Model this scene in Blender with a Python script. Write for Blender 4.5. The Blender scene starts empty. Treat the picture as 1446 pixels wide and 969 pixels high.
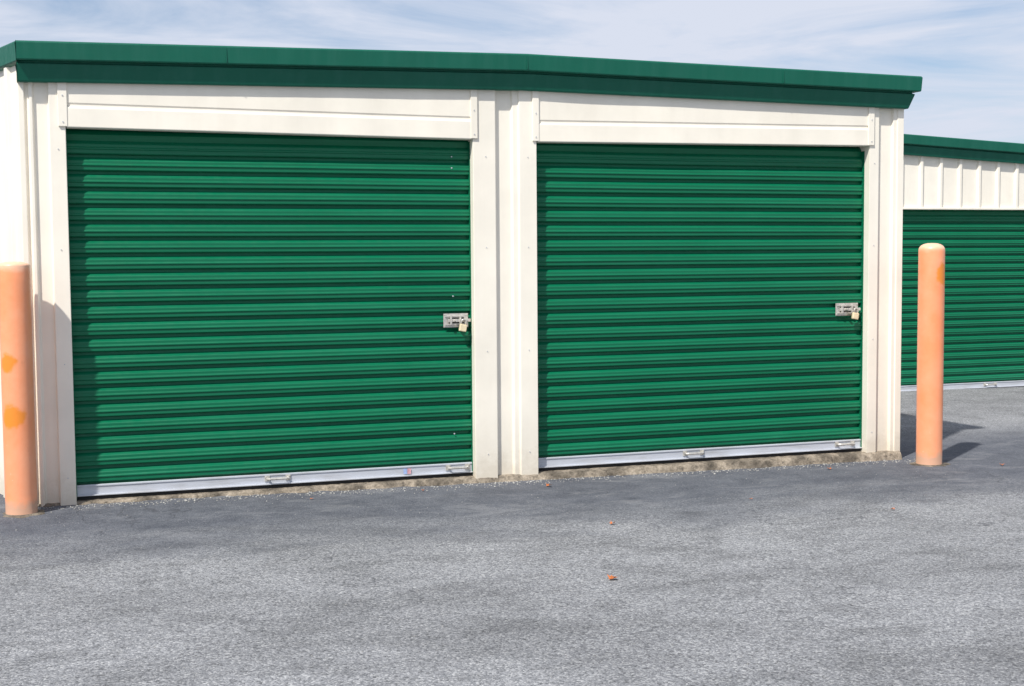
import bpy, bmesh, math, random
from mathutils import Vector, Matrix, noise
random.seed(7)
S=bpy.context.scene
S.view_settings.view_transform='Standard'; S.view_settings.look='None'; S.view_settings.exposure=0

# ---------------------------------------------------------------- helpers
def link(o,parent=None):
    S.collection.objects.link(o)
    if parent: o.parent=parent
    return o
def empty(name,loc=(0,0,0)):
    e=bpy.data.objects.new(name,None); e.location=loc; e.empty_display_size=.3
    return link(e)
def mesh_obj(name,verts,faces,mat,parent=None,smooth=False,bevel=0,recalc=True):
    me=bpy.data.meshes.new(name); me.from_pydata(verts,[],faces); me.update()
    if recalc:
        bm=bmesh.new(); bm.from_mesh(me); bmesh.ops.recalc_face_normals(bm,faces=bm.faces); bm.to_mesh(me); bm.free()
    o=bpy.data.objects.new(name,me); me.materials.append(mat)
    if smooth:
        for p in me.polygons: p.use_smooth=True
    link(o,parent)
    if bevel:
        m=o.modifiers.new('bevel','BEVEL'); m.width=bevel; m.segments=2; m.limit_method='ANGLE'; m.angle_limit=math.radians(35)
    return o
class MB:
    def __init__(s): s.v=[]; s.f=[]
    def box(s,x0,x1,y0,y1,z0,z1):
        b=len(s.v)
        s.v+=[(x0,y0,z0),(x1,y0,z0),(x1,y1,z0),(x0,y1,z0),(x0,y0,z1),(x1,y0,z1),(x1,y1,z1),(x0,y1,z1)]
        s.f+=[tuple(b+i for i in q) for q in [(0,3,2,1),(4,5,6,7),(0,1,5,4),(1,2,6,5),(2,3,7,6),(3,0,4,7)]]
    def cyl(s,c,r,axis,length,n=16,r2=None):
        r2=r if r2 is None else r2
        a=Vector(axis).normalized(); t=a.orthogonal().normalized(); u=a.cross(t); b=len(s.v); c=Vector(c)
        for k,(rr,l) in enumerate(((r,-length/2),(r2,length/2))):
            for i in range(n):
                an=2*math.pi*i/n; s.v.append(tuple(c+a*l+t*rr*math.cos(an)+u*rr*math.sin(an)))
        for i in range(n):
            j=(i+1)%n; s.f.append((b+i,b+j,b+n+j,b+n+i))
        s.f.append(tuple(b+i for i in reversed(range(n)))); s.f.append(tuple(b+n+i for i in range(n)))
    def tube(s,pts,r,n=8):
        b=len(s.v); P=[Vector(p) for p in pts]
        for k,p in enumerate(P):
            d=(P[min(k+1,len(P)-1)]-P[max(k-1,0)]).normalized()
            ref=Vector((0,1,0)) if abs(d.y)<.9 else Vector((1,0,0))
            t=d.cross(ref).normalized(); u=d.cross(t)
            for i in range(n):
                an=2*math.pi*i/n; s.v.append(tuple(p+t*r*math.cos(an)+u*r*math.sin(an)))
        for k in range(len(P)-1):
            for i in range(n):
                j=(i+1)%n; s.f.append((b+k*n+i,b+k*n+j,b+(k+1)*n+j,b+(k+1)*n+i))
        s.f.append(tuple(b+i for i in range(n))); s.f.append(tuple(b+(len(P)-1)*n+i for i in range(n)))
    def obj(s,name,mat,parent=None,**k): return mesh_obj(name,s.v,s.f,mat,parent,**k)

def extrude(name,pts,z0,z1,mat,parent,bevel=.004):
    v=[];f=[];n=len(pts)
    for (x,y) in pts: v.append((x,y,z0))
    for (x,y) in pts: v.append((x,y,z1(x) if callable(z1) else z1))
    for i in range(n-1): f.append((i,i+1,n+i+1,n+i))
    return mesh_obj(name,v,f,mat,parent,bevel=bevel,recalc=False)

# ---------------------------------------------------------------- materials
def newmat(name):
    m=bpy.data.materials.new(name); m.use_nodes=True; nt=m.node_tree
    b=nt.nodes['Principled BSDF']; return m,nt,b
def N(nt,t,**k):
    n=nt.nodes.new(t)
    for a,v in k.items(): setattr(n,a,v)
    return n
def pos(nt,scale=(1,1,1)):
    g=N(nt,'ShaderNodeNewGeometry'); mp=N(nt,'ShaderNodeMapping'); mp.inputs['Scale'].default_value=scale
    nt.links.new(g.outputs['Position'],mp.inputs['Vector']); return mp.outputs[0]
def noi(nt,vec,scale,detail=4,rough=.55,dist=0):
    n=N(nt,'ShaderNodeTexNoise'); n.inputs['Scale'].default_value=scale; n.inputs['Detail'].default_value=detail
    n.inputs['Roughness'].default_value=rough; n.inputs['Distortion'].default_value=dist
    nt.links.new(vec,n.inputs['Vector']); return n.outputs['Fac']
def ramp(nt,fac,stops):
    r=N(nt,'ShaderNodeValToRGB'); e=r.color_ramp.elements
    while len(e)<len(stops): e.new(.5)
    for el,(p,c) in zip(e,stops):
        el.position=p; el.color=(c,c,c,1) if not hasattr(c,'__len__') else (*c,1)
    nt.links.new(fac,r.inputs[0]); return r.outputs[0]
def mix(nt,fac,a,b,mode='MIX'):
    m=N(nt,'ShaderNodeMix',data_type='RGBA',blend_type=mode)
    for sock,val in ((m.inputs[0],fac),(m.inputs[6],a),(m.inputs[7],b)):
        if isinstance(val,(int,float)): sock.default_value=val
        elif isinstance(val,tuple): sock.default_value=(*val,1)
        else: nt.links.new(val,sock)
    return m.outputs[2]
def mth(nt,op,a,b=None,clamp=False):
    m=N(nt,'ShaderNodeMath',operation=op,use_clamp=clamp)
    for i,v in enumerate((a,b)):
        if v is None: continue
        if isinstance(v,(int,float)): m.inputs[i].default_value=v
        else: nt.links.new(v,m.inputs[i])
    return m.outputs[0]
def bump(nt,b,h,strength,dist):
    n=N(nt,'ShaderNodeBump'); n.inputs['Strength'].default_value=strength; n.inputs['Distance'].default_value=dist
    nt.links.new(h,n.inputs['Height']); nt.links.new(n.outputs[0],b.inputs['Normal'])

def metal_paint(name,col,dirt,rough=.42,streak=(14,14,.6),amt=.25,spec=.4,oil=.004,zdirt=True,zlow=0.0,zamt=.75):
    m,nt,b=newmat(name)
    p=pos(nt); ps=pos(nt,streak)
    s=ramp(nt,noi(nt,ps,1.0,5,.6),[(.45,0),(.75,1)])
    c=mix(nt,mth(nt,'MULTIPLY',s,amt),col,dirt)
    blot=ramp(nt,noi(nt,p,2.3,4,.6),[(.3,.93),(.7,1.04)])
    c=mix(nt,1.0,c,blot,'MULTIPLY')
    if zdirt:
        g=N(nt,'ShaderNodeNewGeometry'); sp=N(nt,'ShaderNodeSeparateXYZ'); nt.links.new(g.outputs['Position'],sp.inputs[0])
        zz=mth(nt,'ADD',sp.outputs[2],mth(nt,'MULTIPLY',noi(nt,p,9,4,.7),-.45))
        zf=ramp(nt,mth(nt,'ADD',zz,.2-zlow),[(0.0,zamt),(.14,zamt*.27),(.4,0)])
        c=mix(nt,zf,c,dirt)
    nt.links.new(c,b.inputs['Base Color'])
    nt.links.new(ramp(nt,noi(nt,p,25,2),[(.3,rough-.06),(.7,rough+.1)]),b.inputs['Roughness'])
    b.inputs['Specular IOR Level'].default_value=spec
    h=mth(nt,'ADD',mth(nt,'MULTIPLY',noi(nt,pos(nt,(1,1,.5)),2.5,2),1.0),mth(nt,'MULTIPLY',noi(nt,p,160,2),.012))
    bump(nt,b,h,1.0,oil)
    return m
cream=metal_paint('cream_metal',(.90,.84,.725),(.55,.47,.36),.45,amt=.10,oil=.005,zamt=.5,streak=(8,8,.5))
door_green=metal_paint('door_green',(.0005,.132,.060),(.02,.20,.11),.38,streak=(.8,1,60),amt=.34,oil=.004,spec=.32,zamt=.3)
fascia_green=metal_paint('fascia_green',(.004,.108,.068),(.03,.15,.11),.45,amt=.3,zdirt=False,spec=.3)
galv=metal_paint('galvanised_steel',(.58,.60,.65),(.38,.37,.36),.38,streak=(5,5,40),amt=.6,oil=.003,zdirt=False); galv.node_tree.nodes['Principled BSDF'].inputs['Metallic'].default_value=.2
def simple(name,col,rough=.5,metal=0,var=.25,scale=40):
    m,nt,b=newmat(name); p=pos(nt)
    v=ramp(nt,noi(nt,p,scale,4),[(.3,1-var),(.7,1+var)])
    nt.links.new(mix(nt,1.0,col,v,'MULTIPLY'),b.inputs['Base Color'])
    b.inputs['Roughness'].default_value=rough; b.inputs['Metallic'].default_value=metal
    return m
chrome=simple('latch_steel',(.60,.57,.52),.32,.45)
brass=simple('padlock_brass',(.88,.74,.48),.35,.25,.12)
dark=simple('dark_interior',(.01,.012,.011),.8)
sealm=simple('rubber_seal',(.02,.02,.02),.8)
sticker_r=simple('sticker_red',(.65,.35,.38),.6); sticker_b=simple('sticker_blue',(.35,.45,.7),.6)
leafm=simple('dry_leaf',(.45,.13,.03),.7,0,.4,60)
roofm=metal_paint('roof_metal',(.6,.6,.58),(.4,.4,.38),.4,zdirt=False)

def concrete(name,k=1.0):
    m,nt,b=newmat(name); p=pos(nt)
    a=noi(nt,p,30,7,.75); c=ramp(nt,a,[(.28,(.06*k,.052*k,.045*k)),(.46,(.30*k,.25*k,.19*k)),(.7,(.56*k,.47*k,.37*k))])
    sp=ramp(nt,noi(nt,p,5,4),[(.40,.40),(.6,1.05)])
    nt.links.new(mix(nt,1.0,c,sp,'MULTIPLY'),b.inputs['Base Color']); b.inputs['Roughness'].default_value=.95
    bump(nt,b,noi(nt,p,70,5,.8),1.0,.014); return m
conc=concrete('crumbly_concrete'); conc2=concrete('dusty_collar',.75)
grit=simple('grit',(.34,.33,.31),.9,0,.6,30)

def asphalt():
    m,nt,b=newmat('worn_asphalt'); p=pos(nt)
    vo=N(nt,'ShaderNodeTexVoronoi'); vo.inputs['Scale'].default_value=115; nt.links.new(p,vo.inputs['Vector'])
    sx=N(nt,'ShaderNodeSeparateColor'); nt.links.new(vo.outputs['Color'],sx.inputs[0])
    stone=ramp(nt,sx.outputs[0],[(0,(.075,.079,.089)),(.3,(.185,.188,.20)),(.75,(.305,.308,.32)),(1,(.55,.55,.545))])
    fine=ramp(nt,noi(nt,p,210,2,.6),[(.35,(.11,.114,.125)),(.65,(.36,.363,.372))])
    c=mix(nt,.45,stone,fine)
    pits=ramp(nt,noi(nt,p,45,4,.75),[(.36,.50),(.48,1.0)])
    c=mix(nt,1.0,c,pits,'MULTIPLY')
    big=ramp(nt,noi(nt,pos(nt,(.8,1.2,1)),.8,6,.62,.4),[(.33,.76),(.5,1.0),(.68,1.15)])
    c=mix(nt,1.0,c,big,'MULTIPLY')
    mid=ramp(nt,noi(nt,pos(nt,(.8,1.3,1)),3.2,5,.65,.3),[(.33,.78),(.52,1.04)])
    c=mix(nt,1.0,c,mid,'MULTIPLY')
    g=N(nt,'ShaderNodeNewGeometry'); sp=N(nt,'ShaderNodeSeparateXYZ'); nt.links.new(g.outputs['Position'],sp.inputs[0])
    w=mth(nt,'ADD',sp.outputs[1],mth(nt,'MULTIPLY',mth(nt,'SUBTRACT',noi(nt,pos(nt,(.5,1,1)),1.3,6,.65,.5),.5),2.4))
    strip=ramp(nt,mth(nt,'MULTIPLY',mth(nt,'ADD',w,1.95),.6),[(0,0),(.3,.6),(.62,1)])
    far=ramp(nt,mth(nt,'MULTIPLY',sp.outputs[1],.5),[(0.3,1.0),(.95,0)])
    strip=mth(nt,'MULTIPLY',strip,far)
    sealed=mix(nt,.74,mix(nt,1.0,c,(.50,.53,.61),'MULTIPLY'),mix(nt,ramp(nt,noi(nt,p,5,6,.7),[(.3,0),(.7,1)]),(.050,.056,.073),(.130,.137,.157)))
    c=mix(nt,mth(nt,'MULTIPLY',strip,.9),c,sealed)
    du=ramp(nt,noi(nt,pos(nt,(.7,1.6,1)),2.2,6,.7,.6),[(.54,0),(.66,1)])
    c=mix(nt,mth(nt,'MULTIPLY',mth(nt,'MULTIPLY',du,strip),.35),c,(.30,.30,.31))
    # hairline cracks
    wv=N(nt,'ShaderNodeVectorMath',operation='ADD'); nn=N(nt,'ShaderNodeTexNoise'); nn.inputs['Scale'].default_value=1.5; nn.inputs['Detail'].default_value=6
    nt.links.new(p,nn.inputs['Vector']); nt.links.new(p,wv.inputs[0]); nt.links.new(nn.outputs['Color'],wv.inputs[1])
    vc=N(nt,'ShaderNodeTexVoronoi',feature='DISTANCE_TO_EDGE'); vc.inputs['Scale'].default_value=.42; nt.links.new(wv.outputs[0],vc.inputs['Vector'])
    ck=ramp(nt,vc.outputs['Distance'],[(.0012,1),(.0035,0)])
    ckm=ramp(nt,noi(nt,p,.9,3),[(.47,0),(.56,1)])
    c=mix(nt,mth(nt,'MULTIPLY',mth(nt,'MULTIPLY',ck,ckm),.6),c,(.05,.052,.06))
    gr=ramp(nt,noi(nt,p,150,1,.5),[(.72,0),(.76,1)])
    c=mix(nt,mth(nt,'MULTIPLY',gr,.6),c,(.62,.60,.57))
    oil=ramp(nt,noi(nt,pos(nt,(.6,1.3,1)),1.7,3,.4),[(.69,0),(.76,1)])
    c=mix(nt,mth(nt,'MULTIPLY',oil,.5),c,(.06,.062,.07))
    nt.links.new(c,b.inputs['Base Color']); b.inputs['Roughness'].default_value=.92; b.inputs['Specular IOR Level'].default_value=.22
    h=mth(nt,'ADD',mth(nt,'MULTIPLY',vo.outputs['Distance'],-.6),mth(nt,'MULTIPLY',noi(nt,p,60,4,.7),1.0))
    bump(nt,b,h,.65,.006); return m
asph=asphalt()

def bollard_paint(name,seed,patches,h):
    m,nt,b=newmat(name)
    tc=N(nt,'ShaderNodeTexCoord'); mp=N(nt,'ShaderNodeMapping'); mp.inputs['Location'].default_value=(seed,seed*.3,0)
    nt.links.new(tc.outputs['Object'],mp.inputs['Vector']); p=mp.outputs[0]
    c=mix(nt,ramp(nt,noi(nt,p,3,5,.6),[(.36,0),(.66,1)]),(.93,.315,.135),(.95,.40,.22))
    for (px,py,pz,r) in patches:
        d=N(nt,'ShaderNodeVectorMath',operation='DISTANCE'); nt.links.new(tc.outputs['Object'],d.inputs[0]); d.inputs[1].default_value=(px,py,pz)
        dd=mth(nt,'ADD',d.outputs['Value'],mth(nt,'MULTIPLY',mth(nt,'SUBTRACT',noi(nt,p,14,3),.5),.09))
        f=ramp(nt,mth(nt,'SUBTRACT',dd,r-.5),[(.49,1),(.51,0)])
        c=mix(nt,mth(nt,'MULTIPLY',f,.9),c,(.84,.26,.018))
    ch=ramp(nt,noi(nt,p,30,4,.7),[(.68,0),(.72,1)])
    c=mix(nt,mth(nt,'MULTIPLY',ch,.35),c,(.88,.62,.46))
    sc=N(nt,'ShaderNodeMapping'); sc.inputs['Scale'].default_value=(1,1,.25); nt.links.new(p,sc.inputs[0])
    gm=ramp(nt,noi(nt,sc.outputs[0],26,6,.75),[(.64,0),(.76,1)])
    c=mix(nt,mth(nt,'MULTIPLY',gm,.25),c,(.40,.20,.12))
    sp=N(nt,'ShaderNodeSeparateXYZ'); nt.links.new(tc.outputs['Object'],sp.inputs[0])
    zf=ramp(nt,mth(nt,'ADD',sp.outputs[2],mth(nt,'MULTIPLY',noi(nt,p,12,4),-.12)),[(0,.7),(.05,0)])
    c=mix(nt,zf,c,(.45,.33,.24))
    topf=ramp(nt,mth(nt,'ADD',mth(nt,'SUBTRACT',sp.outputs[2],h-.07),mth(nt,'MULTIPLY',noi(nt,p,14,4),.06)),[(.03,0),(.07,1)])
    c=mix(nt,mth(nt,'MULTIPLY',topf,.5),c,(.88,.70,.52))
    nt.links.new(c,b.inputs['Base Color']); b.inputs['Roughness'].default_value=.38; b.inputs['Specular IOR Level'].default_value=.5
    bump(nt,b,noi(nt,p,35,4,.6),.4,.002); return m

# ---------------------------------------------------------------- ground
def gz(x,y):
    cx=max(-10,min(15,x)); cy=max(0,min(8,y))
    return -.030-.0085*cx-.010*cy + (0.006*noise.noise(Vector((x*.6,y*.6,0))) if abs(x)<40 and abs(y)<40 else 0)
def axis(lo,hi,step,far):
    a=[lo+i*step for i in range(int((hi-lo)/step)+1)]
    e=[1,3,8,20,60,150,far]
    return [lo-k for k in reversed(e)]+a+[a[-1]+k for k in e]
xs=axis(-12,20,.25,1200); ys=axis(-11,12,.25,1200)
v=[(x,y,gz(x,y)) for y in ys for x in xs]; nx=len(xs)
f=[(j*nx+i,j*nx+i+1,(j+1)*nx+i+1,(j+1)*nx+i) for j in range(len(ys)-1) for i in range(nx-1)]
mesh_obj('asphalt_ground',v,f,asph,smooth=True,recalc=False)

# ---------------------------------------------------------------- building pieces
def roll_door(name,x0,x1,z0,ztop,y,parent,n=21,green=door_green,drop=.065):
    zb=z0+.085; H=ztop-drop-zb; p=H/n
    prof=[(y,zb)]
    for i in range(n):
        b=zb+i*p
        prof+=[(y+.030,b+.001),(y+.031,b+.08*p),(y+.005,b+.13*p),(y,b+.18*p),(y,b+.38*p),(y-.007,b+.43*p),(y-.007,b+.48*p),(y,b+.56*p),(y,b+.70*p),(y+.004,b+.75*p),(y+.028,b+.93*p)]
    for k in range(1,7):
        a=k/6*math.pi/2; prof.append((y+.014+.18*(1-math.cos(a)),zb+H+.12*math.sin(a)))
    nseg=24; v=[];f=[]
    for i in range(nseg+1):
        x=x0+(x1-x0)*i/nseg
        for (yy,z) in prof:
            w=.0035*noise.noise(Vector((x*1.1,z*1.3,y)))
            v.append((x,yy+w,z+.0018*noise.noise(Vector((x*.8,z*3,4)))))
    m=len(prof)
    for i in range(nseg):
        for j in range(m-1): f.append((i*m+j,(i+1)*m+j,(i+1)*m+j+1,i*m+j+1))
    mesh_obj(name,v,f,green,parent,recalc=False)
    b=MB(); b.box(x0+.004,x1-.004,y-.008,y+.02,z0+.012,zb); b.box(x0+.004,x1-.004,y-.03,y-.008,z0+.012,z0+.02); b.box(x0+.004,x1-.004,y-.014,y-.008,zb-.012,zb-.002)
    b.obj(name+'_bottom_bar',galv,parent,bevel=.0015)
    b=MB(); b.box(x0+.006,x1-.006,y-.012,y+.018,z0-.012,z0+.012); b.obj(name+'_seal',sealm,parent)
    b=MB(); b.box(x0-.03,x0+.004,y-.02,y+.03,z0,ztop-.03); b.box(x1-.004,x1+.03,y-.02,y+.03,z0,ztop-.03); b.obj(name+'_guides',green,parent)
    b=MB(); b.box(x0-.05,x1+.05,y+.3,y+.32,z0-.05,ztop+.4); b.box(x0-.05,x1+.05,y+.03,y+.3,ztop+.28,ztop+.3); b.obj(name+'_interior',dark,parent)
def lift_handle(name,xc,z,y,parent,w=.16):
    b=MB()
    b.box(xc-w/2,xc-w/2+.035,y-.006,y,z-.02,z+.02); b.box(xc+w/2-.035,xc+w/2,y-.006,y,z-.02,z+.02)
    pts=[(xc-w/2+.018,y-.004,z),(xc-w/2+.02,y-.03,z),(xc-w/2+.03,y-.04,z),(xc+w/2-.03,y-.04,z),(xc+w/2-.02,y-.03,z),(xc+w/2-.018,y-.004,z)]
    b.tube(pts,.009)
    for s in (-1,1): b.cyl((xc+s*(w/2-.008),y-.008,z+.01),.005,(0,1,0),.006,8)
    b.obj(name,chrome,parent,bevel=.001)
def latch(name,x0,x1,z,y,parent):
    h=.05
    b=MB()
    b.box(x0,x1,y-.008,y-.004,z-h,z-.020); b.box(x0,x1,y-.008,y-.004,z+.020,z+h)
    b.box(x0,x0+.04,y-.008,y-.004,z-.020,z+.020); b.box(x1-.03,x1,y-.008,y-.004,z-.020,z+.020)
    b.box(x0+.01,x1-.04,y-.018,y-.008,z+.026,z+.034); b.box(x0+.01,x1-.04,y-.018,y-.008,z-.034,z-.026)
    b.box(x0+.03,x1+.015,y-.024,y-.014,z-.011,z+.011)
    b.box(x0+.045,x0+.058,y-.032,y-.008,z-.032,z+.032); b.box(x1-.07,x1-.057,y-.032,y-.008,z-.032,z+.032)
    b.cyl((x0+.085,y-.040,z),.010,(0,1,0),.04,12)
    b.box(x1-.05,x1-.012,y-.045,y-.024,z-.004,z+.004)
    for px in (x0+.012,x1-.012):
        for pz in (z-h+.01,z+h-.01): b.cyl((px,y-.010,pz),.006,(0,1,0),.006,8)
    b.obj(name,chrome,parent,bevel=.001)
    b=MB(); b.box(x0+.035,x1-.025,y-.0045,y-.0035,z-.022,z+.022); b.obj(name+'_slot',dark,parent)
    cx=x1-.045; cz=z-.028; tilt=.18
    def rt(px,pz):
        dx,dz=px-cx,pz-(cz+.02); return (cx+dx*math.cos(tilt)+dz*math.sin(tilt), cz+.02+dz*math.cos(tilt)-dx*math.sin(tilt))
    b=MB(); b.box(cx-.027,cx+.027,y-.066,y-.040,cz-.052,cz)
    b.v=[(rt(a,c)[0],bb,rt(a,c)[1]) for (a,bb,c) in b.v]
    b.obj(name+'_padlock_body',brass,parent,bevel=.006)
    b=MB(); pts=[(cx-.017,cz-.002),(cx-.017,cz+.020)]+[(cx-.017*math.cos(a),cz+.020+.017*math.sin(a)) for a in [math.pi*k/8 for k in range(1,8)]]+[(cx+.017,cz+.020),(cx+.017,cz-.002)]
    b.tube([(rt(a,c)[0],y-.053,rt(a,c)[1]) for a,c in pts],.005); b.obj(name+'_padlock_shackle',chrome,parent,smooth=True)

def sweep(name,path,prof,mat,parent,cap_ends=False):
    n=len(path); m=len(prof); v=[];f=[]
    for k in range(n):
        P=Vector(path[k][:2]); ns=[]
        if k>0: d=(P-Vector(path[k-1][:2])).normalized(); ns.append(Vector((d.y,-d.x)))
        if k<n-1: d=(Vector(path[k+1][:2])-P).normalized(); ns.append(Vector((d.y,-d.x)))
        nn=sum(ns,Vector((0,0))).normalized(); sc=1/max(.3,nn.dot(ns[0]))
        for (o,dz) in prof:
            q=P+nn*o*sc; v.append((q.x,q.y,path[k][2]+dz))
    for k in range(n-1):
        for j in range(m-1): f.append((k*m+j,(k+1)*m+j,(k+1)*m+j+1,k*m+j+1))
    if cap_ends: f.append(tuple(reversed(range(m))))
    return mesh_obj(name,v,f,mat,parent,bevel=.003,recalc=False)
FPROF=[(-.05,0.0),(.040,-.004),(.045,.006),(.078,.108),(.062,.114),(.062,.126),(.108,.126),(.112,.134),(.118,.236),(.110,.246),(-.2,.262)]
SPROF=[(-.05,.112),(.02,.112),(.048,.118),(.054,.126),(.060,.238),(.052,.248),(-.2,.262)]

def header(name,x0,x1,zb0,zb1,zt,y,parent):
    v=[];f=[]
    prof=[(y+.10,0.0),(y,0.0),(y-.004,.006),(y-.004,.125),(y+.008,.137),(y+.008,.150),(y+.002,.160),(y+.002,None)]
    nseg=10
    for i in range(nseg+1):
        t=i/nseg; x=x0+(x1-x0)*t; zb=zb0+(zb1-zb0)*t
        for (yy,dz) in prof:
            z=zt(x) if dz is None else zb+dz
            v.append((x,yy+.004*noise.noise(Vector((x*1.5,z*3,1))),z))
    m=len(prof)
    for i in range(nseg):
        for j in range(m-1): f.append((i*m+j,(i+1)*m+j,(i+1)*m+j+1,i*m+j+1))
    mesh_obj(name,v,f,cream,parent,bevel=.002,recalc=False)

# ---------------------------------------------------------------- main building
B=empty('storage_building')
XL,XR,XM=-.285,6.36,3.13
def ztop(x):
    return 2.72+(x-XL)/(XM-XL)*.057 if x<XM else 2.777-(x-XM)/(XR-XM)*.041
def zt2(x): return ztop(x)+.03 if x>XL-.005 else 2.835+(x-XL)*.028
E1=2.755; E2=6.045
D1=(0.0,E1); D2=(3.239,E2); YD=.060
roll_door('door_curtain_a',D1[0],D1[1],0.0,2.44,YD,B)
roll_door('door_curtain_b',D2[0],D2[1],0.0,2.43,YD,B)
sd=(-.33,.944)
side=[]
L=6.5; s=L
while s>.32:
    for ds,o in ((0,0),(-.2,0),(-.215,.028),(-.265,.028),(-.28,0)):
        t=s+ds
        side.append((XL+sd[0]*t-.944*o,sd[1]*t-.33*o))
    s-=.305
pts=side+[(XL-.012,.03),(XL,-.012),(XL+.036,-.012),(XL+.040,.004),(XL+.058,.004),(XL+.064,-.022),(XL+.086,-.022),(XL+.094,.0),(-.105,.0),(-.10,-.03),(0,-.03),(0,.12)]
extrude('pier_with_side_wall',pts,-.05,zt2,cream,B)
extrude('pier_between_doors',[(E1,.12),(E1,-.03),(2.925,-.03),(2.935,.004),(3.05,.004),(3.06,-.016),(3.10,-.016),(3.105,-.03),(3.239,-.03),(3.239,.12)],-.035,zt2,cream,B)
extrude('pier_end',[(E2,.12),(E2,-.03),(6.130,-.03),(6.140,.002),(6.262,.002),(6.270,-.022),(6.300,-.022),(6.305,-.03),(XR,-.03),(XR+.004,.06)]+
        [(XR+o,.06+t) for s in range(20) for t,o in ((s*.305,0),(s*.305+.2,0),(s*.305+.215,.028),(s*.305+.265,.028),(s*.305+.28,0))],-.05,zt2,cream,B)
header('door_header_a',.006,E1-.006,2.44,2.42,zt2,-.034,B)
header('door_header_b',3.245,E2-.006,2.411,2.436,zt2,-.034,B)
b=MB(); sc=MB()
for x0,x1,z0 in ((-.045,.012,2.445),(E1-.017,E1+.033,2.425),(3.205,3.255,2.416),(E2-.02,E2+.034,2.44)):
    b.box(x0,x1,-.044,-.031,z0,ztop(x0)+.01)
    for z in (z0+.03,z0+.2): sc.cyl(((x0+x1)/2,-.046,z),.004,(0,1,0),.006,8)
b.obj('header_clips',cream,B,bevel=.003)
for x in (-.05,2.85,3.17,6.09):
    for z in (.15,.9,1.65,2.3): sc.cyl((x,-.032,z),.0035,(0,1,0),.006,8)
for z in (1.30,2.22,2.30,.30): sc.cyl((2.62,YD-.006,z),.005,(0,1,0),.008,8)
sc.obj('screws',galv,B)
path=[(XL-.002,-.03,2.722),(XM,-.03,2.777),(XR-.03,-.03,2.736),(XR-.03,6.2,2.736)]
sweep('eave_trim',path,FPROF,fascia_green,B,cap_ends=True)
sweep('eave_trim_side',[(XL+sd[0]*L,sd[1]*L,2.66),(XL+.05,-.10,2.722)],SPROF,fascia_green,B)
b=MB()
for x in (1.02,XM,5.2):
    b.box(x-.003,x+.003,-.1505,-.146,ztop(x)+.137,ztop(x)+.232)
b.obj('eave_trim_seams',fascia_green,B)
xl2=XL+sd[0]*6.4; yb=6.1
v=[(XL,0,2.97),(XM,0,3.03),(XR,0,2.985),(XR,yb,2.985),(XM,yb,3.03),(xl2,yb,2.91)]
mesh_obj('roof',v,[(0,1,4,5),(1,2,3,4)],roofm,B)
mesh_obj('back_wall',[(xl2,yb,-.2),(XR,yb,-.2),(XR,yb,2.98),(XM,yb,3.02),(xl2,yb,2.9)],[(0,1,2,3,4)],cream,B)
latch('door_latch_a',2.545,2.73,1.125,YD-.006,B)
latch('door_latch_b',5.795,6.0,1.14,YD-.006,B)
for i,x in enumerate((1.334,2.64,4.541,5.89)): lift_handle('lift_handle_%d'%(i+1),x,.055,YD-.01,B,.18)
b=MB(); b.box(2.235,2.262,YD-.0155,YD-.0145,.028,.066); b.obj('sticker_a',sticker_b,B)
b=MB(); b.box(2.2625,2.29,YD-.0155,YD-.0145,.028,.066); b.obj('sticker_b',sticker_r,B)
def slab(name,x0,x1,out,parent,zt=-.012):
    n=int((x1-x0)/.02); v=[];f=[]
    for i in range(n+1):
        x=x0+(x1-x0)*i/n
        a=noise.fractal(Vector((x*2.5,3,0)),1,2,5); c=noise.fractal(Vector((x*7,9,0)),1,2,5)
        o=max(.012,out(x)+.035*a+.02*c); zz=zt+.006*c
        g=gz(x,-o)-.03
        rows=[(.4,zt),(0,zt),(-o*.5,zz-.003),(-o*.85,zz-.012+.006*a),(-o,zz-.03+.012*a),(-o-.012,gz(x,-o)+.001+.008*c),(-o-.035,g)]
        for (yy,z) in rows: v.append((x,yy,z+.004*noise.noise(Vector((x*40,yy*40,2)))))
    m=7
    for i in range(n):
        for j in range(m-1): f.append((i*m+j,(i+1)*m+j,(i+1)*m+j+1,i*m+j+1))
    mesh_obj(name,v,f,conc,parent,recalc=True,smooth=True)
slab('floor_slab_edge',-.28,6.35,lambda x:.03+.003*max(0,x)+.015*(x>3.2),B,-.014)

# ---------------------------------------------------------------- second building
C=empty('storage_building')
Y2=5.1; z0=-.185
roll_door('door_curtain',9.1,12.3,z0,2.135,Y2+.06,C)
zl=lambda x: 2.90-(x-9.0)*.048
w=[(8.2,Y2+5),(8.2,Y2),(9.1,Y2),(9.1,Y2+.12)]
extrude('pier_a',w,-.4,zl,cream,C); extrude('pier_b',[(12.3,Y2+.12),(12.3,Y2),(12.8,Y2),(12.8,Y2+.12)],-.4,zl,cream,C)
roll_door('door_curtain_b',12.8,16.0,z0,2.135,Y2+.06,C)
extrude('pier_c',[(16.0,Y2+.12),(16.0,Y2),(16.5,Y2),(16.5,Y2+5)],-.4,zl,cream,C)
pp=[]; x=9.1
while x<15.9:
    pp+=[(x,Y2-.005),(x+.205,Y2-.005),(x+.22,Y2-.035),(x+.255,Y2-.035),(x+.27,Y2-.005)]; x+=.29
extrude('ribbed_header',pp,2.155,zl,cream,C)
b=MB(); b.box(9.09,12.31,Y2-.04,Y2+.1,2.13,2.155); b.box(12.79,16.01,Y2-.04,Y2+.1,2.13,2.155); b.obj('header_flashing',cream,C,bevel=.003)
za=zl(8.2)-.045; zc=zl(16.5)-.045
sweep('eave_trim_b',[(8.2,Y2+5,za),(8.2,Y2-.03,za),(16.5,Y2-.03,zc),(16.5,Y2+5,zc)],FPROF,fascia_green,C)
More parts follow.
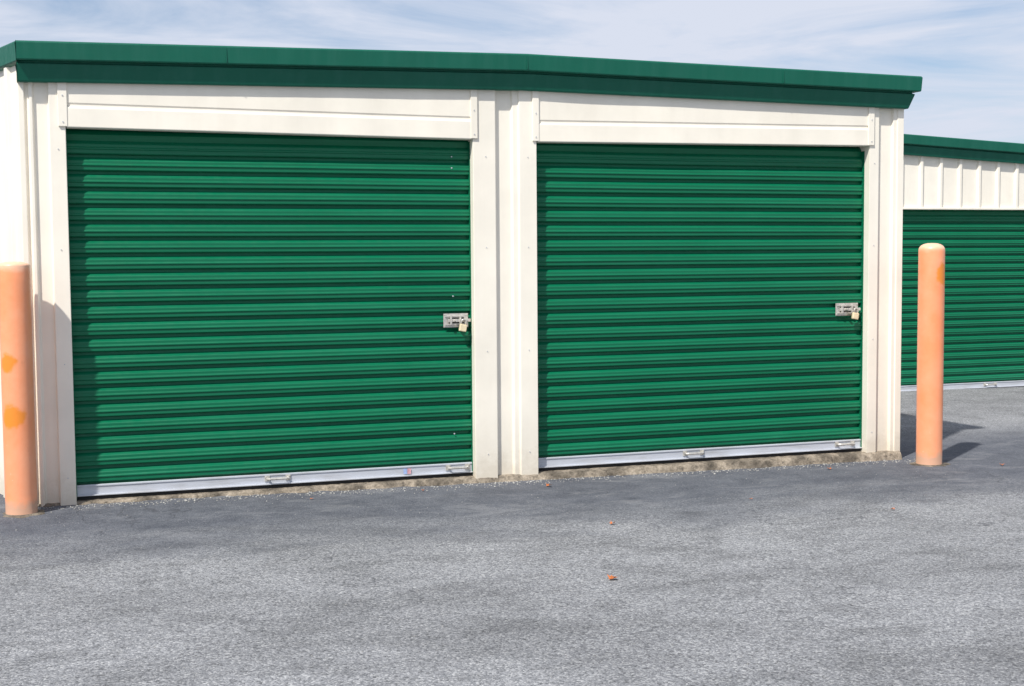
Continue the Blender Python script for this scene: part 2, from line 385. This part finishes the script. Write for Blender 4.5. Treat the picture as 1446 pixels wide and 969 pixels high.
mesh_obj('roof_b',[(8.2,Y2,za+.25),(16.5,Y2,zc+.25),(16.5,Y2+5,zc+.25),(8.2,Y2+5,za+.25)],[(0,1,2,3)],roofm,C)
mesh_obj('back_wall_b',[(8.2,Y2+5,-.4),(16.5,Y2+5,-.4),(16.5,Y2+5,zc+.25),(8.2,Y2+5,za+.25)],[(0,1,2,3)],cream,C)
lift_handle('lift_handle_b',11.35,z0+.055,Y2+.05,C,.2)
b=MB(); b.box(8.1,16.6,Y2-.12,Y2+.5,-.5,z0-.012); b.obj('floor_slab_b',conc,C,bevel=.01)

# ---------------------------------------------------------------- bollards
def bollard(x,y,h,r,dome,patches,seed):
    z0=gz(x,y)
    E=empty('bollard',(x,y,z0))
    prof=[(r+.004,-.05),(r+.004,.0),(r,.01)]
    for i in range(1,12): prof.append((r,h*i/12*.985))
    hh=h-dome
    prof.append((r,hh))
    for k in range(1,9):
        a=k/8*math.pi/2; prof.append((r*math.cos(a)**.75 if k<8 else 0,hh+dome*math.sin(a)))
    n=48; v=[];f=[]
    for (rr,z) in prof:
        for i in range(n):
            a=2*math.pi*i/n; q=max(rr,.0005)*(1+.006*noise.noise(Vector((math.cos(a)*2,math.sin(a)*2,z*3)))); v.append((q*math.cos(a),q*math.sin(a),z))
    for k in range(len(prof)-1):
        for i in range(n):
            j=(i+1)%n; f.append((k*n+i,k*n+j,(k+1)*n+j,(k+1)*n+i))
    mesh_obj('post',v,f,bollard_paint('faded_orange_paint_%d'%seed,seed,patches,h),E,smooth=True,recalc=False)
    v=[(0,0,.008)];f=[];n=40
    for ring,(rr,z) in enumerate(((r+.008,.008),(r+.030,.004),(r+.065,-.012))):
        for i in range(n):
            a=2*math.pi*i/n; q=rr+(0 if ring==0 else .05*noise.noise(Vector((math.cos(a)*1.5+seed,math.sin(a)*1.5,0)))); v.append((q*math.cos(a),q*math.sin(a),z))
    for i in range(n):
        j=(i+1)%n; f.append((0,1+i,1+j))
        for q in range(2): f.append((1+q*n+i,1+(q+1)*n+i,1+(q+1)*n+j,1+q*n+j))
    mesh_obj('collar',v,f,conc2,E,smooth=True)
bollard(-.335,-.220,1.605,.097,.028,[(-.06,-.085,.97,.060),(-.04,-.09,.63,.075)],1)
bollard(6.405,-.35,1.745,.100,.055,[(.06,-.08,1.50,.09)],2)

# ---------------------------------------------------------------- leaves & grit
v=[];f=[]
def leaf(x,y,s):
    a=random.random()*6.28; b=len(v); z=gz(x,y)+.006
    out=[(0,-1),(.35,-.6),(.75,-.5),(.5,-.1),(.9,.3),(.4,.4),(0,1),(-.4,.4),(-.9,.3),(-.5,-.1),(-.75,-.5),(-.35,-.6)]
    v.append((x,y,z+.004))
    for (u,w) in out:
        X=u*s*math.cos(a)-w*s*math.sin(a); Y=u*s*math.sin(a)+w*s*math.cos(a)
        v.append((x+X,y+Y,z+s*(.7*u*u+.25*random.random())))
    for i in range(12): f.append((b,b+1+i,b+1+(i+1)%12))
for (x,y,s) in ((2.55,-3.05,.032),(3.1,-1.75,.022),(3.2,-.35,.026),(5.0,-1.9,.018),(6.9,-.6,.025),(2.3,-.25,.015),(5.5,-.35,.02),(1.5,-.35,.014),(4.3,-1.3,.013)): leaf(x,y,s)
mesh_obj('fallen_leaves',v,f,leafm)
v=[];f=[]
def peb(x,y,s):
    b=len(v); z=gz(x,y)
    q=[Vector(p)*s for p in ((1,0,0),(-1,0,0),(0,1,0),(0,-1,0),(0,0,1),(0,0,-.6))]
    for p in q: v.append((x+p.x*random.uniform(.7,1.2),y+p.y*random.uniform(.7,1.2),z+p.z*random.uniform(.5,.9)+s*.2))
    for t in ((0,2,4),(2,1,4),(1,3,4),(3,0,4),(2,0,5),(1,2,5),(3,1,5),(0,3,5)): f.append(tuple(b+i for i in t))
for i in range(1100):
    x=random.uniform(-.4,6.5); d=abs(random.gauss(0,.08)); peb(x,-.05-.006*max(x,0)-d,random.uniform(.003,.008)*(1.6 if random.random()<.05 else 1))
for i in range(600): peb(random.uniform(-2,9),random.uniform(-5,-.2),random.uniform(.002,.0045))
mesh_obj('gravel',v,f,grit)

# ---------------------------------------------------------------- light
az=Vector((.765,.645)).normalized(); el=math.radians(50)
d=Vector((az.x*math.cos(el),az.y*math.cos(el),-math.sin(el)))
sun=bpy.data.lights.new('sun','SUN'); sun.energy=5.0; sun.angle=math.radians(1.3); sun.color=(1,.965,.90)
so=bpy.data.objects.new('sun',sun); so.rotation_euler=d.to_track_quat('-Z','Y').to_euler(); so.location=(-8,-8,12); link(so)
W=bpy.data.worlds.new('World'); S.world=W; W.use_nodes=True; nt=W.node_tree; nt.nodes.clear()
sky=N(nt,'ShaderNodeTexSky',sky_type='NISHITA'); sky.sun_disc=False; sky.sun_elevation=el; sky.sun_rotation=math.atan2(-az.x,-az.y)
sky.air_density=1.0; sky.dust_density=.6; sky.ozone_density=5
bg=N(nt,'ShaderNodeBackground'); bg.inputs[1].default_value=.11; nt.links.new(sky.outputs[0],bg.inputs[0])
tc=N(nt,'ShaderNodeTexCoord'); mp=N(nt,'ShaderNodeMapping'); mp.inputs['Scale'].default_value=(1.5,1.5,9); mp.inputs['Rotation'].default_value=(.24,.30,.4); mp.inputs['Location'].default_value=(.35,.1,.2)
nt.links.new(tc.outputs['Generated'],mp.inputs['Vector'])
cf=noi(nt,mp.outputs[0],1.9,10,.58,.9)
cl=ramp(nt,cf,[(.38,.28),(.48,.62),(.60,1.0)])
bg2=N(nt,'ShaderNodeBackground'); bg2.inputs[0].default_value=(.70,.75,.87,1); bg2.inputs[1].default_value=1.0
ms=N(nt,'ShaderNodeMixShader'); out=N(nt,'ShaderNodeOutputWorld')
nt.links.new(cl,ms.inputs[0]); nt.links.new(bg.outputs[0],ms.inputs[1]); nt.links.new(bg2.outputs[0],ms.inputs[2]); nt.links.new(ms.outputs[0],out.inputs[0])

# ---------------------------------------------------------------- camera
cam=bpy.data.cameras.new('camera'); cam.lens=46.56; cam.sensor_width=36; cam.clip_end=3000; cam.clip_start=.05
co=bpy.data.objects.new('camera',cam); link(co)
R=Matrix.Rotation(math.radians(-18.6),4,'Z')@Matrix.Rotation(math.radians(90-3.78),4,'X')@Matrix.Rotation(math.radians(-.43),4,'Z')
co.matrix_world=Matrix.Translation((-.03,-9.15,1.59))@R
S.camera=co
